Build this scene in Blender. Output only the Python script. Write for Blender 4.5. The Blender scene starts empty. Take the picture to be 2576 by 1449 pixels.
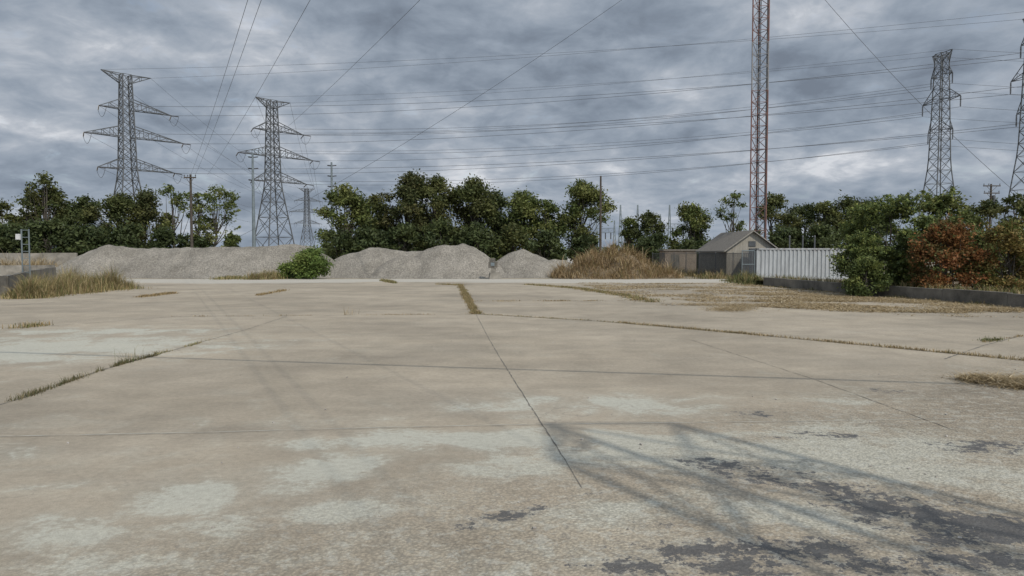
import bpy, math, numpy as np
from mathutils import Vector, noise as mnoise
R = np.random.default_rng(7)
S = bpy.context.scene
COL = S.collection
S.view_settings.view_transform = 'Standard'
S.view_settings.look = 'None'
S.view_settings.exposure = 0

# ------------------------------------------------------------ survey helpers
F = 1860.0; PITCH = math.atan(84.5/F); EYE = 2.0
def X(b, d):           # bearing reading + distance -> lateral metres
    return (b-1288)/F*d
def Z(e, d):           # elevation reading + distance -> height in metres
    return EYE + (640-e)/F*d
def G(b, e):           # ground point
    d = EYE*F/(e-640.0)
    return (X(b, d), d)

# ------------------------------------------------------------ materials
def nt(mat):
    mat.use_nodes = True
    t = mat.node_tree; t.nodes.clear()
    return t
def N(t, typ, **kw):
    n = t.nodes.new(typ)
    for k, v in kw.items():
        if k.startswith('i_'):
            key = k[2:]
            key = int(key) if key.isdigit() else key.replace('_', ' ')
            n.inputs[key].default_value = v
        else:
            setattr(n, k, v)
    return n
def L(t, a, ao, b, bi):
    t.links.new(a.outputs[ao], b.inputs[bi])
def ramp(t, stops):
    r = t.nodes.new('ShaderNodeValToRGB')
    e = r.color_ramp.elements
    while len(e) < len(stops): e.new(0.5)
    for i, (p, c) in enumerate(stops):
        e[i].position = p
        e[i].color = (*c, 1) if len(c) == 3 else c
    return r
def simple(name, c1, c2, scale=3.0, rough=.8, metal=0.0, bump=0.0, bscale=40, detail=6):
    m = bpy.data.materials.new(name); t = nt(m)
    o = N(t, 'ShaderNodeOutputMaterial'); p = N(t, 'ShaderNodeBsdfPrincipled', i_Roughness=rough, i_Metallic=metal)
    tc = N(t, 'ShaderNodeTexCoord')
    n = N(t, 'ShaderNodeTexNoise', i_Scale=scale, i_Detail=float(detail), i_Roughness=.65)
    r = ramp(t, [(.32, c1), (.68, c2)])
    L(t, tc, 'Object', n, 'Vector'); L(t, n, 'Fac', r, 'Fac'); L(t, r, 'Color', p, 'Base Color')
    if bump > 0:
        n2 = N(t, 'ShaderNodeTexNoise', i_Scale=float(bscale), i_Detail=4.0)
        b = N(t, 'ShaderNodeBump', i_Strength=bump, i_Distance=.05)
        L(t, tc, 'Object', n2, 'Vector'); L(t, n2, 'Fac', b, 'Height'); L(t, b, 'Normal', p, 'Normal')
    L(t, p, 'BSDF', o, 'Surface')
    return m
def tintmat(name, transl=.3, rough=.65):
    m = bpy.data.materials.new(name); t = nt(m)
    o = N(t, 'ShaderNodeOutputMaterial'); p = N(t, 'ShaderNodeBsdfPrincipled', i_Roughness=rough)
    p.inputs['Specular IOR Level'].default_value = .25
    a = N(t, 'ShaderNodeAttribute', attribute_name='tint')
    tr = N(t, 'ShaderNodeBsdfTranslucent'); mx = N(t, 'ShaderNodeMixShader', i_0=transl)
    L(t, a, 'Color', p, 'Base Color'); L(t, a, 'Color', tr, 'Color')
    L(t, p, 'BSDF', mx, 1); L(t, tr, 'BSDF', mx, 2); L(t, mx, 'Shader', o, 'Surface')
    return m
M_leaf = tintmat('foliage'); M_grass = tintmat('grass_blades', .25, .8)
M_steel = simple('galvanised_steel', (.055,.06,.064), (.11,.115,.12), 1.5, .65, .15)
M_wire = simple('cable', (.06,.065,.07), (.09,.09,.1), 2, .6)
M_insul = simple('insulator_glass', (.04,.04,.045), (.08,.075,.075), 4, .3)
M_wood = simple('pole_wood', (.04,.032,.025), (.08,.065,.05), 4, .9)
M_bark = simple('bark', (.04,.033,.026), (.09,.078,.062), 6, .9)
M_red = simple('mast_red_paint', (.115,.058,.047), (.18,.088,.07), 2, .75)
M_white = simple('mast_white_paint', (.15,.145,.145), (.25,.245,.24), 2, .7)
M_black = simple('coax_black', (.02,.02,.02), (.04,.04,.045), 2, .5)
M_conc = simple('wall_concrete', (.13,.12,.1), (.3,.275,.235), 1.2, .9, 0, .4, 18)
M_concd = simple('stained_concrete', (.06,.056,.047), (.19,.172,.143), 1.0, .9, 0, .5, 18)
M_soil = simple('dry_soil', (.11,.085,.055), (.2,.155,.1), 1.5, 1, 0, .6, 20)
M_joint = simple('joint_fill', (.08,.072,.06), (.17,.155,.13), 6, 1)
M_jointp = simple('joint_sand', (.36,.34,.29), (.48,.46,.4), 6, 1)
M_pebble = simple('pebble', (.2,.18,.155), (.42,.39,.35), 9, .9)
M_bluegrey = simple('pole_steel', (.12,.145,.155), (.19,.22,.23), 1.5, .5, .3)

# ------------------------------------------------------------ mesh builder
class MB:
    def __init__(s): s.v=[]; s.f=[]
    def beam(s, p, q, r, r2=None, n=4):
        p=Vector(p); q=Vector(q); d=(q-p)
        if d.length<1e-6: return
        d.normalize(); r2 = r if r2 is None else r2
        a = d.cross(Vector((0,0,1)) if abs(d.z)<.95 else Vector((1,0,0))).normalized(); b=d.cross(a)
        k=len(s.v)
        for c,rr in ((p,r),(q,r2)):
            for i in range(n):
                an=2*math.pi*(i+.5)/n
                s.v.append(tuple(c+a*math.cos(an)*rr+b*math.sin(an)*rr))
        for i in range(n):
            j=(i+1)%n; s.f.append((k+i,k+j,k+n+j,k+n+i))
        s.f.append(tuple(k+i for i in range(n))[::-1]); s.f.append(tuple(k+n+i for i in range(n)))
    def tube(s, pts, rs, n=5):
        k=len(s.v); m=len(pts)
        for i,p in enumerate(pts):
            p=Vector(p); a0=Vector(pts[max(0,i-1)]); a1=Vector(pts[min(m-1,i+1)])
            d=(a1-a0).normalized()
            a=d.cross(Vector((0,0,1)) if abs(d.z)<.95 else Vector((1,0,0))).normalized(); b=d.cross(a)
            r = rs[i] if hasattr(rs,'__len__') else rs
            for j in range(n):
                an=2*math.pi*j/n; s.v.append(tuple(p+a*math.cos(an)*r+b*math.sin(an)*r))
        for i in range(m-1):
            for j in range(n):
                j2=(j+1)%n; s.f.append((k+i*n+j,k+i*n+j2,k+(i+1)*n+j2,k+(i+1)*n+j))
    def box(s, c, sz, rz=0.0, jit=0.0):
        k=len(s.v); cx,cy,cz=c; co,si=math.cos(rz),math.sin(rz)
        for dz in (-.5,.5):
            for dx,dy in ((-.5,-.5),(.5,-.5),(.5,.5),(-.5,.5)):
                x=dx*sz[0]+R.normal(0,1)*jit; y=dy*sz[1]+R.normal(0,1)*jit; z=dz*sz[2]+R.normal(0,1)*jit
                s.v.append((cx+x*co-y*si, cy+x*si+y*co, cz+z))
        for f in ((3,2,1,0),(4,5,6,7),(0,1,5,4),(1,2,6,5),(2,3,7,6),(3,0,4,7)):
            s.f.append(tuple(k+i for i in f))
    def obj(s, name, mat, loc=(0,0,0), parent=None, smooth=False):
        me=bpy.data.meshes.new(name); me.from_pydata(s.v,[],s.f); me.update()
        me.materials.append(mat)
        if smooth: me.polygons.foreach_set('use_smooth',[True]*len(me.polygons))
        o=bpy.data.objects.new(name,me); COL.objects.link(o); o.location=loc
        if parent: o.parent=parent
        return o
def npmesh(name, V, Fq, mat, tint=None, loc=(0,0,0), parent=None, smooth=False):
    V=np.asarray(V,dtype=np.float32); Fq=np.asarray(Fq,dtype=np.int32)
    me=bpy.data.meshes.new(name); m,k=Fq.shape
    me.vertices.add(len(V)); me.vertices.foreach_set('co',V.ravel())
    me.loops.add(m*k); me.loops.foreach_set('vertex_index',Fq.ravel())
    me.polygons.add(m); me.polygons.foreach_set('loop_start',np.arange(0,m*k,k,dtype=np.int32))
    if tint is not None:
        at=me.attributes.new('tint','FLOAT_COLOR','POINT')
        c=np.ones((len(V),4),dtype=np.float32); c[:,:3]=tint; at.data.foreach_set('color',c.ravel())
    me.update(calc_edges=True)
    if smooth: me.polygons.foreach_set('use_smooth',[True]*m)
    me.materials.append(mat)
    o=bpy.data.objects.new(name,me); COL.objects.link(o); o.location=loc
    if parent: o.parent=parent
    return o
def empty(name, loc):
    e=bpy.data.objects.new(name,None); COL.objects.link(e); e.location=loc; e.empty_display_size=.3
    return e
def tag(o, label, cat, group=None):
    o['label']=label; o['category']=cat
    if group: o['group']=group
    return o

# ------------------------------------------------------------ sun + sky
sdir = Vector((0.53,-0.85,0.95)).normalized()
el = math.asin(sdir.z); az = math.atan2(sdir.x, sdir.y)
sl = bpy.data.lights.new('sun','SUN'); sl.energy=2.9; sl.angle=math.radians(.5); sl.color=(1,.93,.82)
so = bpy.data.objects.new('sun',sl); COL.objects.link(so); so.rotation_euler=(-sdir).to_track_quat('-Z','Y').to_euler()
so.location=(20,-20,40)
W=bpy.data.worlds.new('World'); S.world=W; W.use_nodes=True
t=W.node_tree; t.nodes.clear()
wo=N(t,'ShaderNodeOutputWorld'); bg=N(t,'ShaderNodeBackground',i_Strength=.1)
sky=N(t,'ShaderNodeTexSky',sky_type='NISHITA'); sky.sun_disc=False; sky.sun_elevation=el; sky.sun_rotation=az
tc=N(t,'ShaderNodeTexCoord'); sp=N(t,'ShaderNodeSeparateXYZ'); L(t,tc,'Generated',sp,0)
def M(op,a,b=None,clamp=False):
    n=N(t,'ShaderNodeMath',operation=op); n.use_clamp=clamp
    for i,x in enumerate((a,b)):
        if x is None: continue
        if isinstance(x,(int,float)): n.inputs[i].default_value=x
        else: t.links.new(x,n.inputs[i])
    return n.outputs[0]
zz=M('MAXIMUM',sp.outputs[2],0.0); den=M('ADD',zz,.3)
px=M('DIVIDE',sp.outputs[0],den); py=M('DIVIDE',sp.outputs[1],den)
cb=N(t,'ShaderNodeCombineXYZ'); t.links.new(px,cb.inputs[0]); t.links.new(py,cb.inputs[1])
def cl_noise(sc,det,rg,dist,loc):
    m=N(t,'ShaderNodeMapping'); m.inputs['Location'].default_value=loc; L(t,cb,0,m,0)
    n=N(t,'ShaderNodeTexNoise',i_Scale=sc,i_Detail=det,i_Roughness=rg,i_Distortion=dist); L(t,m,0,n,'Vector'); return n.outputs[0]
c1=cl_noise(2.4,8.0,.55,.3,(.6,2.3,0)); c2=cl_noise(1.05,3.0,.5,0.0,(3.1,7.7,2)); c3=cl_noise(7.5,6.0,.58,.35,(9.1,1.7,5))
mixv=M('ADD',M('MULTIPLY',c1,.5),M('MULTIPLY',c2,.22)); mixv=M('ADD',mixv,M('MULTIPLY',c3,.28))
cr=ramp(t,[(.395,(1.8,2.15,2.7)),(.445,(2.3,2.75,3.4)),(.495,(2.95,3.45,4.15)),(.545,(3.8,4.25,4.9)),(.585,(4.9,5.25,5.8)),(.625,(6.9,7.1,7.5))])
t.links.new(mixv,cr.inputs[0])
dt=N(t,'ShaderNodeVectorMath',operation='DOT_PRODUCT'); L(t,tc,'Generated',dt,0); dt.inputs[1].default_value=sdir
gl=M('POWER',M('MAXIMUM',dt.outputs['Value'],0.0),2.0)
gl=M('ADD',M('MULTIPLY',gl,2.6),1.0)
sc=N(t,'ShaderNodeVectorMath',operation='SCALE'); L(t,cr,0,sc,0); t.links.new(gl,sc.inputs['Scale'])
gap=ramp(t,[(.60,(0,0,0)),(.68,(1,1,1))]); t.links.new(c3,gap.inputs[0])
gapf=M('MULTIPLY',gap.outputs[0],.2)
mx=N(t,'ShaderNodeMix',data_type='RGBA'); t.links.new(gapf,mx.inputs[0]); L(t,sc,0,mx,6); L(t,sky,0,mx,7)
hz=M('POWER',M('SUBTRACT',1.0,zz),18.0); hz=M('MULTIPLY',hz,.5)
mh=N(t,'ShaderNodeMix',data_type='RGBA'); t.links.new(hz,mh.inputs[0]); t.links.new(mx.outputs[2],mh.inputs[6]); mh.inputs[7].default_value=(3.0,3.6,4.4,1)
t.links.new(mh.outputs[2],bg.inputs[0]); L(t,bg,0,wo,0)

# ------------------------------------------------------------ camera
cam=bpy.data.cameras.new('camera'); cam.lens=F/2576*36; cam.sensor_width=36; cam.clip_end=6000
co=bpy.data.objects.new('camera',cam); COL.objects.link(co); co.location=(0,0,EYE); co.rotation_euler=(math.pi/2-PITCH,0,0)
S.camera=co

# ------------------------------------------------------------ ground
M_ground=simple('dry_grassland',(.16,.13,.085),(.3,.26,.19),.25,1,0,.5,5)
g=MB(); g.v=[(-3000,-300,0),(3000,-300,0),(3000,4000,0),(-3000,4000,0)]; g.f=[(0,1,2,3)]
o=g.obj('ground',M_ground); o['kind']='structure'; o.location.z=-.02

def axis(a,b,fa,fb,fine,coarse):
    return np.unique(np.round(np.concatenate([np.arange(a,fa,coarse),np.arange(fa,fb,fine),np.arange(fb,b+.01,coarse)]),4))
gx=axis(-44,24,-14,14,.13,.5); gy=axis(-14,60,3.5,30,.13,.4)
XX,YY=np.meshgrid(gx,gy)
def blob(b,e,rx,ry,ang=0):
    cx,cy=G(b,e); a=math.radians(ang); dx=XX-cx; dy=YY-cy
    u=(dx*math.cos(a)+dy*math.sin(a))/rx; v=(-dx*math.sin(a)+dy*math.cos(a))/ry
    return np.exp(-(u*u+v*v))
pale=.28/(1+np.exp((YY-9.2)*1.4))
for b,e,rx,ry,an,w in [(60,880,4.8,2.8,10,.95),(230,835,4,1.6,0,.7),(450,1270,.5,.55,20,.95),(130,1350,.6,.5,0,.8),(40,1240,.4,.3,0,.7),
    (950,1110,1.4,.5,10,.95),(820,1180,.7,.55,30,1.05),(1250,1110,1.3,.55,0,.95),(850,1300,.6,.35,20,1.0),(560,1330,.5,.4,0,.85),
    (1500,1020,2.4,.9,0,.75),(1250,1180,.8,.45,0,.85),(1700,1120,1.7,.9,0,.85),(2150,1130,1.8,1.2,0,.95),(2000,1300,1.4,.5,-20,.8),(2450,1200,1.3,.8,0,.9),
    (1500,1300,.8,.5,0,.7),(1500,1420,.9,.4,0,.6),(200,1430,.9,.3,0,.7),(1550,1150,1,.6,0,.85),(2100,1000,1.8,.6,0,.6)]:
    pale=np.maximum(pale,w*blob(b,e,rx,ry,an))
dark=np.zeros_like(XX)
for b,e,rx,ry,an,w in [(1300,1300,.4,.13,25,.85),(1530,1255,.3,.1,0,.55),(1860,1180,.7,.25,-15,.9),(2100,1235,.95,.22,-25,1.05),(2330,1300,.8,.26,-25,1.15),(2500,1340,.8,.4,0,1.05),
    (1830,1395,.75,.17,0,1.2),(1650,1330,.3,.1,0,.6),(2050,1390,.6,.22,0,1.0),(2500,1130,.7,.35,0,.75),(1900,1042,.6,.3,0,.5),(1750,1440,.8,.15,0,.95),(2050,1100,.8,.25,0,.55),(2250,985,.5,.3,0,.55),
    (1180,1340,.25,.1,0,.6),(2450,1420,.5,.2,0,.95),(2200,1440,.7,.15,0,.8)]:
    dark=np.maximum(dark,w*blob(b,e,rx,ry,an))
rgh=1/(1+np.exp(-((XX-0.3)*1.2+(7.6-YY)*1.6-.8)))
dust=1/(1+np.exp(-(YY-52.5+1.5*np.sin(XX*.23))*.9))
ny,nx=XX.shape
idx=np.arange(ny*nx).reshape(ny,nx)
FQ=np.stack([idx[:-1,:-1],idx[:-1,1:],idx[1:,1:],idx[1:,:-1]],-1).reshape(-1,4)
Vp=np.stack([XX,YY,np.zeros_like(XX)],-1).reshape(-1,3)
mp_=bpy.data.materials.new('worn_concrete'); t=nt(mp_)
out=N(t,'ShaderNodeOutputMaterial'); P=N(t,'ShaderNodeBsdfPrincipled',i_Roughness=.92); P.inputs['Specular IOR Level'].default_value=.12
tc=N(t,'ShaderNodeTexCoord')
def noise(sc,det=8.0,rg=.6,dist=0.0,scale=None,loc=None):
    n=N(t,'ShaderNodeTexNoise',i_Scale=float(sc),i_Detail=float(det),i_Roughness=rg,i_Distortion=dist)
    if scale or loc:
        m=N(t,'ShaderNodeMapping')
        if scale: m.inputs['Scale'].default_value=scale
        if loc: m.inputs['Location'].default_value=loc
        L(t,tc,'Object',m,0); L(t,m,0,n,'Vector')
    else: L(t,tc,'Object',n,'Vector')
    return n.outputs[0]
def mixc(f,a,b,blend='MIX'):
    m=N(t,'ShaderNodeMix',data_type='RGBA',blend_type=blend)
    for i,x in ((0,f),(6,a),(7,b)):
        if isinstance(x,(int,float)): m.inputs[i].default_value=x
        elif isinstance(x,tuple): m.inputs[i].default_value=(*x,1)
        else: t.links.new(x,m.inputs[i])
    return m.outputs[2]
at=N(t,'ShaderNodeAttribute',attribute_name='tint'); ss=N(t,'ShaderNodeSeparateColor'); L(t,at,'Color',ss,0)
aP,aD,aR=ss.outputs[0],ss.outputs[1],ss.outputs[2]; aDust=at.outputs['Alpha']
def step(x,a,b):
    m=N(t,'ShaderNodeMapRange',interpolation_type='SMOOTHSTEP'); m.inputs[1].default_value=a; m.inputs[2].default_value=b
    t.links.new(x,m.inputs[0]); return m.outputs[0]
big=noise(.16,4,.55); mid=noise(1.1,8,.62,.3); fin=noise(14,5,.7); vf=noise(90,2,.7)
streak=noise(.5,5,.6,.2,(.5,1.1,1)); 
bigr=ramp(t,[(.35,(.262,.227,.179)),(.5,(.314,.272,.214)),(.65,(.352,.305,.241))]); t.links.new(big,bigr.inputs[0])
base=bigr.outputs[0]
sr=ramp(t,[(.3,(.86,.87,.88)),(.7,(1.1,1.09,1.07))]); t.links.new(streak,sr.inputs[0]); base=mixc(.8,base,sr.outputs[0],'MULTIPLY')
mr=ramp(t,[(.3,(.84,.84,.83)),(.7,(1.13,1.13,1.12))]); t.links.new(mid,mr.inputs[0]); base=mixc(.9,base,mr.outputs[0],'MULTIPLY')
scr=noise(2.2,6,.7,.2,(.5,2.0,1),(5,2,0)); scr2=ramp(t,[(.5,(1,1,1)),(.66,(1.1,1.1,1.09))]); t.links.new(scr,scr2.inputs[0]); base=mixc(.7,base,scr2.outputs[0],'MULTIPLY')
# chalky residue: wide faint wash plus thicker film
pn=noise(1.15,9,.63,.5,None,(8.3,2.1,0))
pm0=M('ADD',aP,M('MULTIPLY',M('SUBTRACT',pn,.5),2.2)); pm=M('ADD',pm0,M('MULTIPLY',M('SUBTRACT',fin,.5),.8))
wash=M('MULTIPLY',step(pm0,.1,.9),.4); base=mixc(wash,base,(.41,.405,.345))
pf=step(pm,.46,.8); pf=M('MULTIPLY',pf,.5)
base=mixc(pf,base,(.435,.435,.375))
# worn exposed aggregate
vor=N(t,'ShaderNodeTexVoronoi',i_Scale=38.0); L(t,tc,'Object',vor,'Vector')
vr=ramp(t,[(.0,(1.35,1.3,1.22)),(.35,(1.0,.98,.95)),(.75,(.68,.67,.66))]); L(t,vor,'Distance',vr,0)
base=mixc(M('MULTIPLY',aR,.85),base,mixc(1.0,base,vr.outputs[0],'MULTIPLY'))
chn=noise(6.5,9,.78,.4,None,(4,9,0)); 
chp=M('MULTIPLY',step(chn,.52,.57),aR); base=mixc(M('MULTIPLY',chp,.35),base,(.46,.455,.4))
pit=noise(9,8,.78,.5,None,(14,3,0)); chd=M('MULTIPLY',step(pit,.56,.61),aR); base=mixc(M('MULTIPLY',chd,.42),base,(.17,.165,.15))
# dark charcoal stains
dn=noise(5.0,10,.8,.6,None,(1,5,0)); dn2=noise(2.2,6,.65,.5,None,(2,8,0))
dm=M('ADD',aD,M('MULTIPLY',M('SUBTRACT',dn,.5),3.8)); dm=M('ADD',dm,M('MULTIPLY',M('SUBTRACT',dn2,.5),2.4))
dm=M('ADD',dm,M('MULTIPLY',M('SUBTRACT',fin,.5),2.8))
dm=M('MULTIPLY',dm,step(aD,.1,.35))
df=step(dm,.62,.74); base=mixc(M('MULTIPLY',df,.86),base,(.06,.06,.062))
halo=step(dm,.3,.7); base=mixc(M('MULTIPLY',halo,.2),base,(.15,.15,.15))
# gravel dust at the far side
du=M('ADD',aDust,M('MULTIPLY',M('SUBTRACT',noise(.6,6,.65,0,(.4,1,1)),.5),1.6)); base=mixc(M('MULTIPLY',step(du,.35,.65),.85),base,(.41,.385,.335))
fr=ramp(t,[(.3,(.8,.8,.8)),(.7,(1.16,1.16,1.16))]); t.links.new(fin,fr.inputs[0]); base=mixc(.75,base,fr.outputs[0],'MULTIPLY')
fr2=ramp(t,[(.3,(.76,.76,.76)),(.7,(1.2,1.2,1.2))]); t.links.new(vf,fr2.inputs[0]); base=mixc(.7,base,fr2.outputs[0],'MULTIPLY')
vc=N(t,'ShaderNodeTexVoronoi',feature='DISTANCE_TO_EDGE',i_Scale=.33); 
wv=N(t,'ShaderNodeVectorMath',operation='ADD'); nv=N(t,'ShaderNodeTexNoise',i_Scale=1.4,i_Detail=5.0); L(t,tc,'Object',nv,'Vector')
sv=N(t,'ShaderNodeVectorMath',operation='SCALE'); sv.inputs['Scale'].default_value=1.3; L(t,nv,'Color',sv,0); L(t,tc,'Object',wv,0); L(t,sv,0,wv,1); L(t,wv,0,vc,'Vector')
ck=M('SUBTRACT',1.0,step(vc.outputs[0],.0,.005)); ckm=step(big,.48,.58); base=mixc(M('MULTIPLY',M('MULTIPLY',ck,ckm),.35),base,(.12,.11,.1))
t.links.new(base,P.inputs['Base Color'])
bp=N(t,'ShaderNodeBump',i_Strength=.45,i_Distance=.01); hsum=M('ADD',M('MULTIPLY',fin,.6),M('ADD',vf,M('MULTIPLY',M('MULTIPLY',vor.outputs[0],aR),-1.5))); t.links.new(hsum,bp.inputs['Height']); L(t,bp,0,P,'Normal'); L(t,P,0,out,0)
pv=npmesh('concrete_pavement',Vp,FQ,mp_); pv['kind']='structure'
at_=pv.data.attributes.new('tint','FLOAT_COLOR','POINT')
at_.data.foreach_set('color',np.stack([pale,dark,rgh,dust],-1).reshape(-1).astype(np.float32))

# pavement joints
def resample(pts, stp):
    out=[]
    for a,b in zip(pts[:-1],pts[1:]):
        a=np.array(a,float); b=np.array(b,float); n=max(2,int(np.linalg.norm(b-a)/stp))
        for i in range(n): out.append(a+(b-a)*i/n)
    out.append(np.array(pts[-1],float)); return np.array(out)
def joint(reads,w=.012,mat=M_joint,jit=.004):
    pts=resample([G(*r) for r in reads],.12)
    pts[:,:2]+=R.normal(0,jit,(len(pts),2))
    d=np.gradient(pts,axis=0); d/=np.linalg.norm(d,axis=1)[:,None]+1e-9; nrm=np.stack([-d[:,1],d[:,0]],-1)
    ww=(w*(.15+R.random(len(pts))))[:,None]
    l=pts+nrm*ww; r=pts-nrm*ww
    V=np.zeros((2*len(pts),3)); V[0::2,:2]=l; V[1::2,:2]=r
    k=np.arange(len(pts)-1)*2; FF=np.stack([k,k+1,k+3,k+2],-1)
    o=npmesh('pavement_joint',V,FF,mat,loc=(0,0,.004)); o['kind']='structure'; return o
joint([(1197,790),(1228,850),(1260,905),(1310,985),(1365,1072),(1415,1150)],.0095)
joint([(1415,1150),(1440,1190),(1465,1235)],.005)
joint([(-60,1103),(500,1092),(1000,1078),(1365,1071)],.010,M_jointp); joint([(-60,1106),(500,1095),(1000,1081),(1365,1074)],.004)
joint([(1365,1071),(2000,1064),(2650,1052)],.009,M_jointp)
joint([(-40,1030),(60,1000),(240,935),(380,897),(520,857),(610,832),(720,796)],.014)
joint([(430,797),(800,794),(1200,791)],.02); joint([(1200,791),(1500,808),(1900,843),(2576,908),(2700,920)],.026)
joint([(1160,716),(1175,750),(1197,790)],.04)
joint([(1195,758),(1380,757),(1570,757),(1800,752)],.03); joint([(1740,856),(2050,955),(2420,1090)],.007,M_joint)
joint([(1480,903),(1750,902),(1900,899)],.008,M_jointp)
joint([(2380,905),(2480,870),(2576,845)],.02); joint([(1110,715),(1400,716),(1580,745),(1700,770)],.04)
joint([(0,770),(330,748),(430,738),(700,728)],.04); joint([(430,797),(200,815),(0,828)],.02)

# ------------------------------------------------------------ grass
def blades(name,base,h,lean,w,cols,parent=None,loc=(0,0,0),mat=M_grass):
    n=len(base); a=R.random(n)*2*np.pi; d=np.stack([np.cos(a),np.sin(a),np.zeros(n)],-1)
    a2=a+np.pi/2+R.normal(0,.6,n); s=np.stack([np.cos(a2),np.sin(a2),np.zeros(n)],-1)*w[:,None]
    up=np.array([0,0,1.0]); hh=h[:,None]; le=lean[:,None]
    mid=base+up*hh*.6*np.sqrt(np.clip(1-(le*.5)**2,.05,1))*np.where(le>.87,.25,1)+d*hh*le*.35
    tip=base+up*hh*np.sqrt(np.clip(1-le**2,.003,1))+d*hh*le
    V=np.stack([base-s,base+s,mid+s*.7,mid-s*.7,tip+s*.12,tip-s*.12],1).reshape(-1,3)
    k=np.arange(n)*6; FF=np.concatenate([np.stack([k,k+1,k+2,k+3],-1),np.stack([k+3,k+2,k+4,k+5],-1)])
    C=np.array(cols)[R.integers(0,len(cols),n)]*(0.7+.6*R.random((n,1)))
    return npmesh(name,V,FF,mat,np.repeat(C,6,0),loc,parent)
GOLD=[(.3,.22,.115),(.25,.18,.085),(.36,.28,.16),(.2,.15,.07)]
MIXG=[(.26,.21,.1),(.15,.15,.06),(.11,.125,.045),(.32,.25,.13),(.19,.17,.075)]
GRN=[(.09,.11,.035),(.13,.14,.05),(.17,.15,.065),(.06,.08,.03)]
STRAW=[(.4,.32,.2),(.32,.25,.145),(.46,.38,.26),(.25,.19,.105)]
def joint_grass(reads,spread,h,dens,cols,w=.006,gaps=.0,label='',flat=0.0,var=2.2):
    pts=resample([G(*r) for r in reads],.05); keep=[]
    for p in pts:
        nn=mnoise.noise(Vector((p[0]*1.1,p[1]*1.1,3.3)))+.6*mnoise.noise(Vector((p[0]*3.1,p[1]*3.1,7.3)))
        k=R.poisson(max(0,dens*(1+var*nn-gaps))); sp_=spread*(1+.9*mnoise.noise(Vector((p[0]*2,p[1]*2,9))))
        for _ in range(k): keep.append((p[0]+R.normal(0,sp_),p[1]+R.normal(0,sp_),0))
    b=np.array(keep); n=len(b)
    o=blades('joint_grass',b,h*(.3+.9*R.random(n)**1.5),np.clip(.2+.75*R.random(n)+flat,0,.99),w*(.6+.8*R.random(n)),cols)
    o['kind']='stuff'; tag(o,label or 'dry weeds growing along a concrete pavement joint','grass'); return o
joint_grass([(20,1012),(50,1003),(130,975),(240,937),(310,915),(390,895)],.03,.10,14,[(.09,.085,.04),(.14,.12,.06),(.19,.15,.08),(.08,.09,.035)],.004,0,var=1.6)
joint_grass([(300,916),(350,905)],.12,.38,3,MIXG,.0025,0)
joint_grass([(130,975),(300,918)],.08,.26,.7,MIXG,.0025,0)
joint_grass([(390,893),(470,872),(520,857)],.03,.07,9,MIXG,.004,.2)
joint_grass([(1158,718),(1175,750),(1197,790)],.075,.1,26,GOLD+[(.15,.15,.06),(.2,.17,.08)],.008,-.2,flat=.1)
joint_grass([(1197,790),(1500,808),(1700,825),(1900,843)],.03,.06,7,GOLD+MIXG,.006,0,var=1.4)
joint_grass([(1560,812),(1900,843),(2200,871),(2400,890),(2600,910)],.05,.085,17,GOLD+STRAW+[(.17,.15,.07)],.006,-.2,var=1.1,flat=.1)
joint_grass([(1195,758),(1570,757),(1620,755)],.08,.08,10,GOLD,.01,.1,flat=.3)
joint_grass([(430,797),(800,794),(1200,791)],.03,.07,3,GOLD,.006,.4)
joint_grass([(860,792),(885,792)],.1,.4,6,GOLD,.005,0)
joint_grass([(-20,830),(40,826),(95,820)],.12,.16,26,MIXG+GOLD,.008,-.1)
joint_grass([(350,748),(435,738)],.12,.12,16,GOLD,.012,0)
joint_grass([(640,745),(715,731)],.1,.12,9,GOLD,.012,0)
joint_grass([(1100,715),(1160,718)],.15,.14,14,GOLD+MIXG,.012,0)
joint_grass([(1640,760),(1580,745),(1450,725),(1330,716)],.22,.12,22,GOLD+MIXG,.012,0,flat=.2)
joint_grass([(2480,860),(2520,855)],.1,.1,14,GRN,.006,0)
joint_grass([(2480,862),(2576,846)],.04,.06,5,GOLD,.006,0)
joint_grass([(560,703),(600,700)],.4,.3,30,MIXG,.02,0)
joint_grass([(960,706),(995,713)],.1,.2,20,MIXG,.012,0)
def straw(name,reads,n,thr,h=.2,lab='loose dry straw scattered on concrete pavement'):
    poly=[G(*r) for r in reads]; xs=[p[0] for p in poly]; ys=[p[1] for p in poly]
    def inside(x,y):
        c=False; j=len(poly)-1
        for i in range(len(poly)):
            xi,yi=poly[i]; xj,yj=poly[j]
            if (yi>y)!=(yj>y) and x<(xj-xi)*(y-yi)/(yj-yi)+xi: c=not c
            j=i
        return c
    b=[]; tries=0
    while len(b)<n and tries<n*30:
        tries+=1
        x=R.uniform(min(xs),max(xs)); y=R.uniform(min(ys),max(ys))
        if inside(x,y):
            v=mnoise.fractal(Vector((x*.3,y*.55,1.1)),1.0,2.0,5)
            if v>thr+R.normal(0,.14): b.append((x,y,R.random()*.03))
    b=np.array(b); n=len(b)
    o=blades(name,b,h*(.3+R.random(n)),.93+.069*R.random(n),.008+.012*R.random(n),STRAW+GOLD)
    o['kind']='stuff'; tag(o,lab,'straw')
straw('straw_litter',[(1440,712),(1900,714),(2300,752),(2700,790),(2700,800),(2100,784),(1800,765),(1560,740)],26000,.02)
straw('straw_litter',[(1900,735),(2200,752),(2576,782),(2576,800),(2300,796),(1900,772)],15000,-.04)
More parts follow.
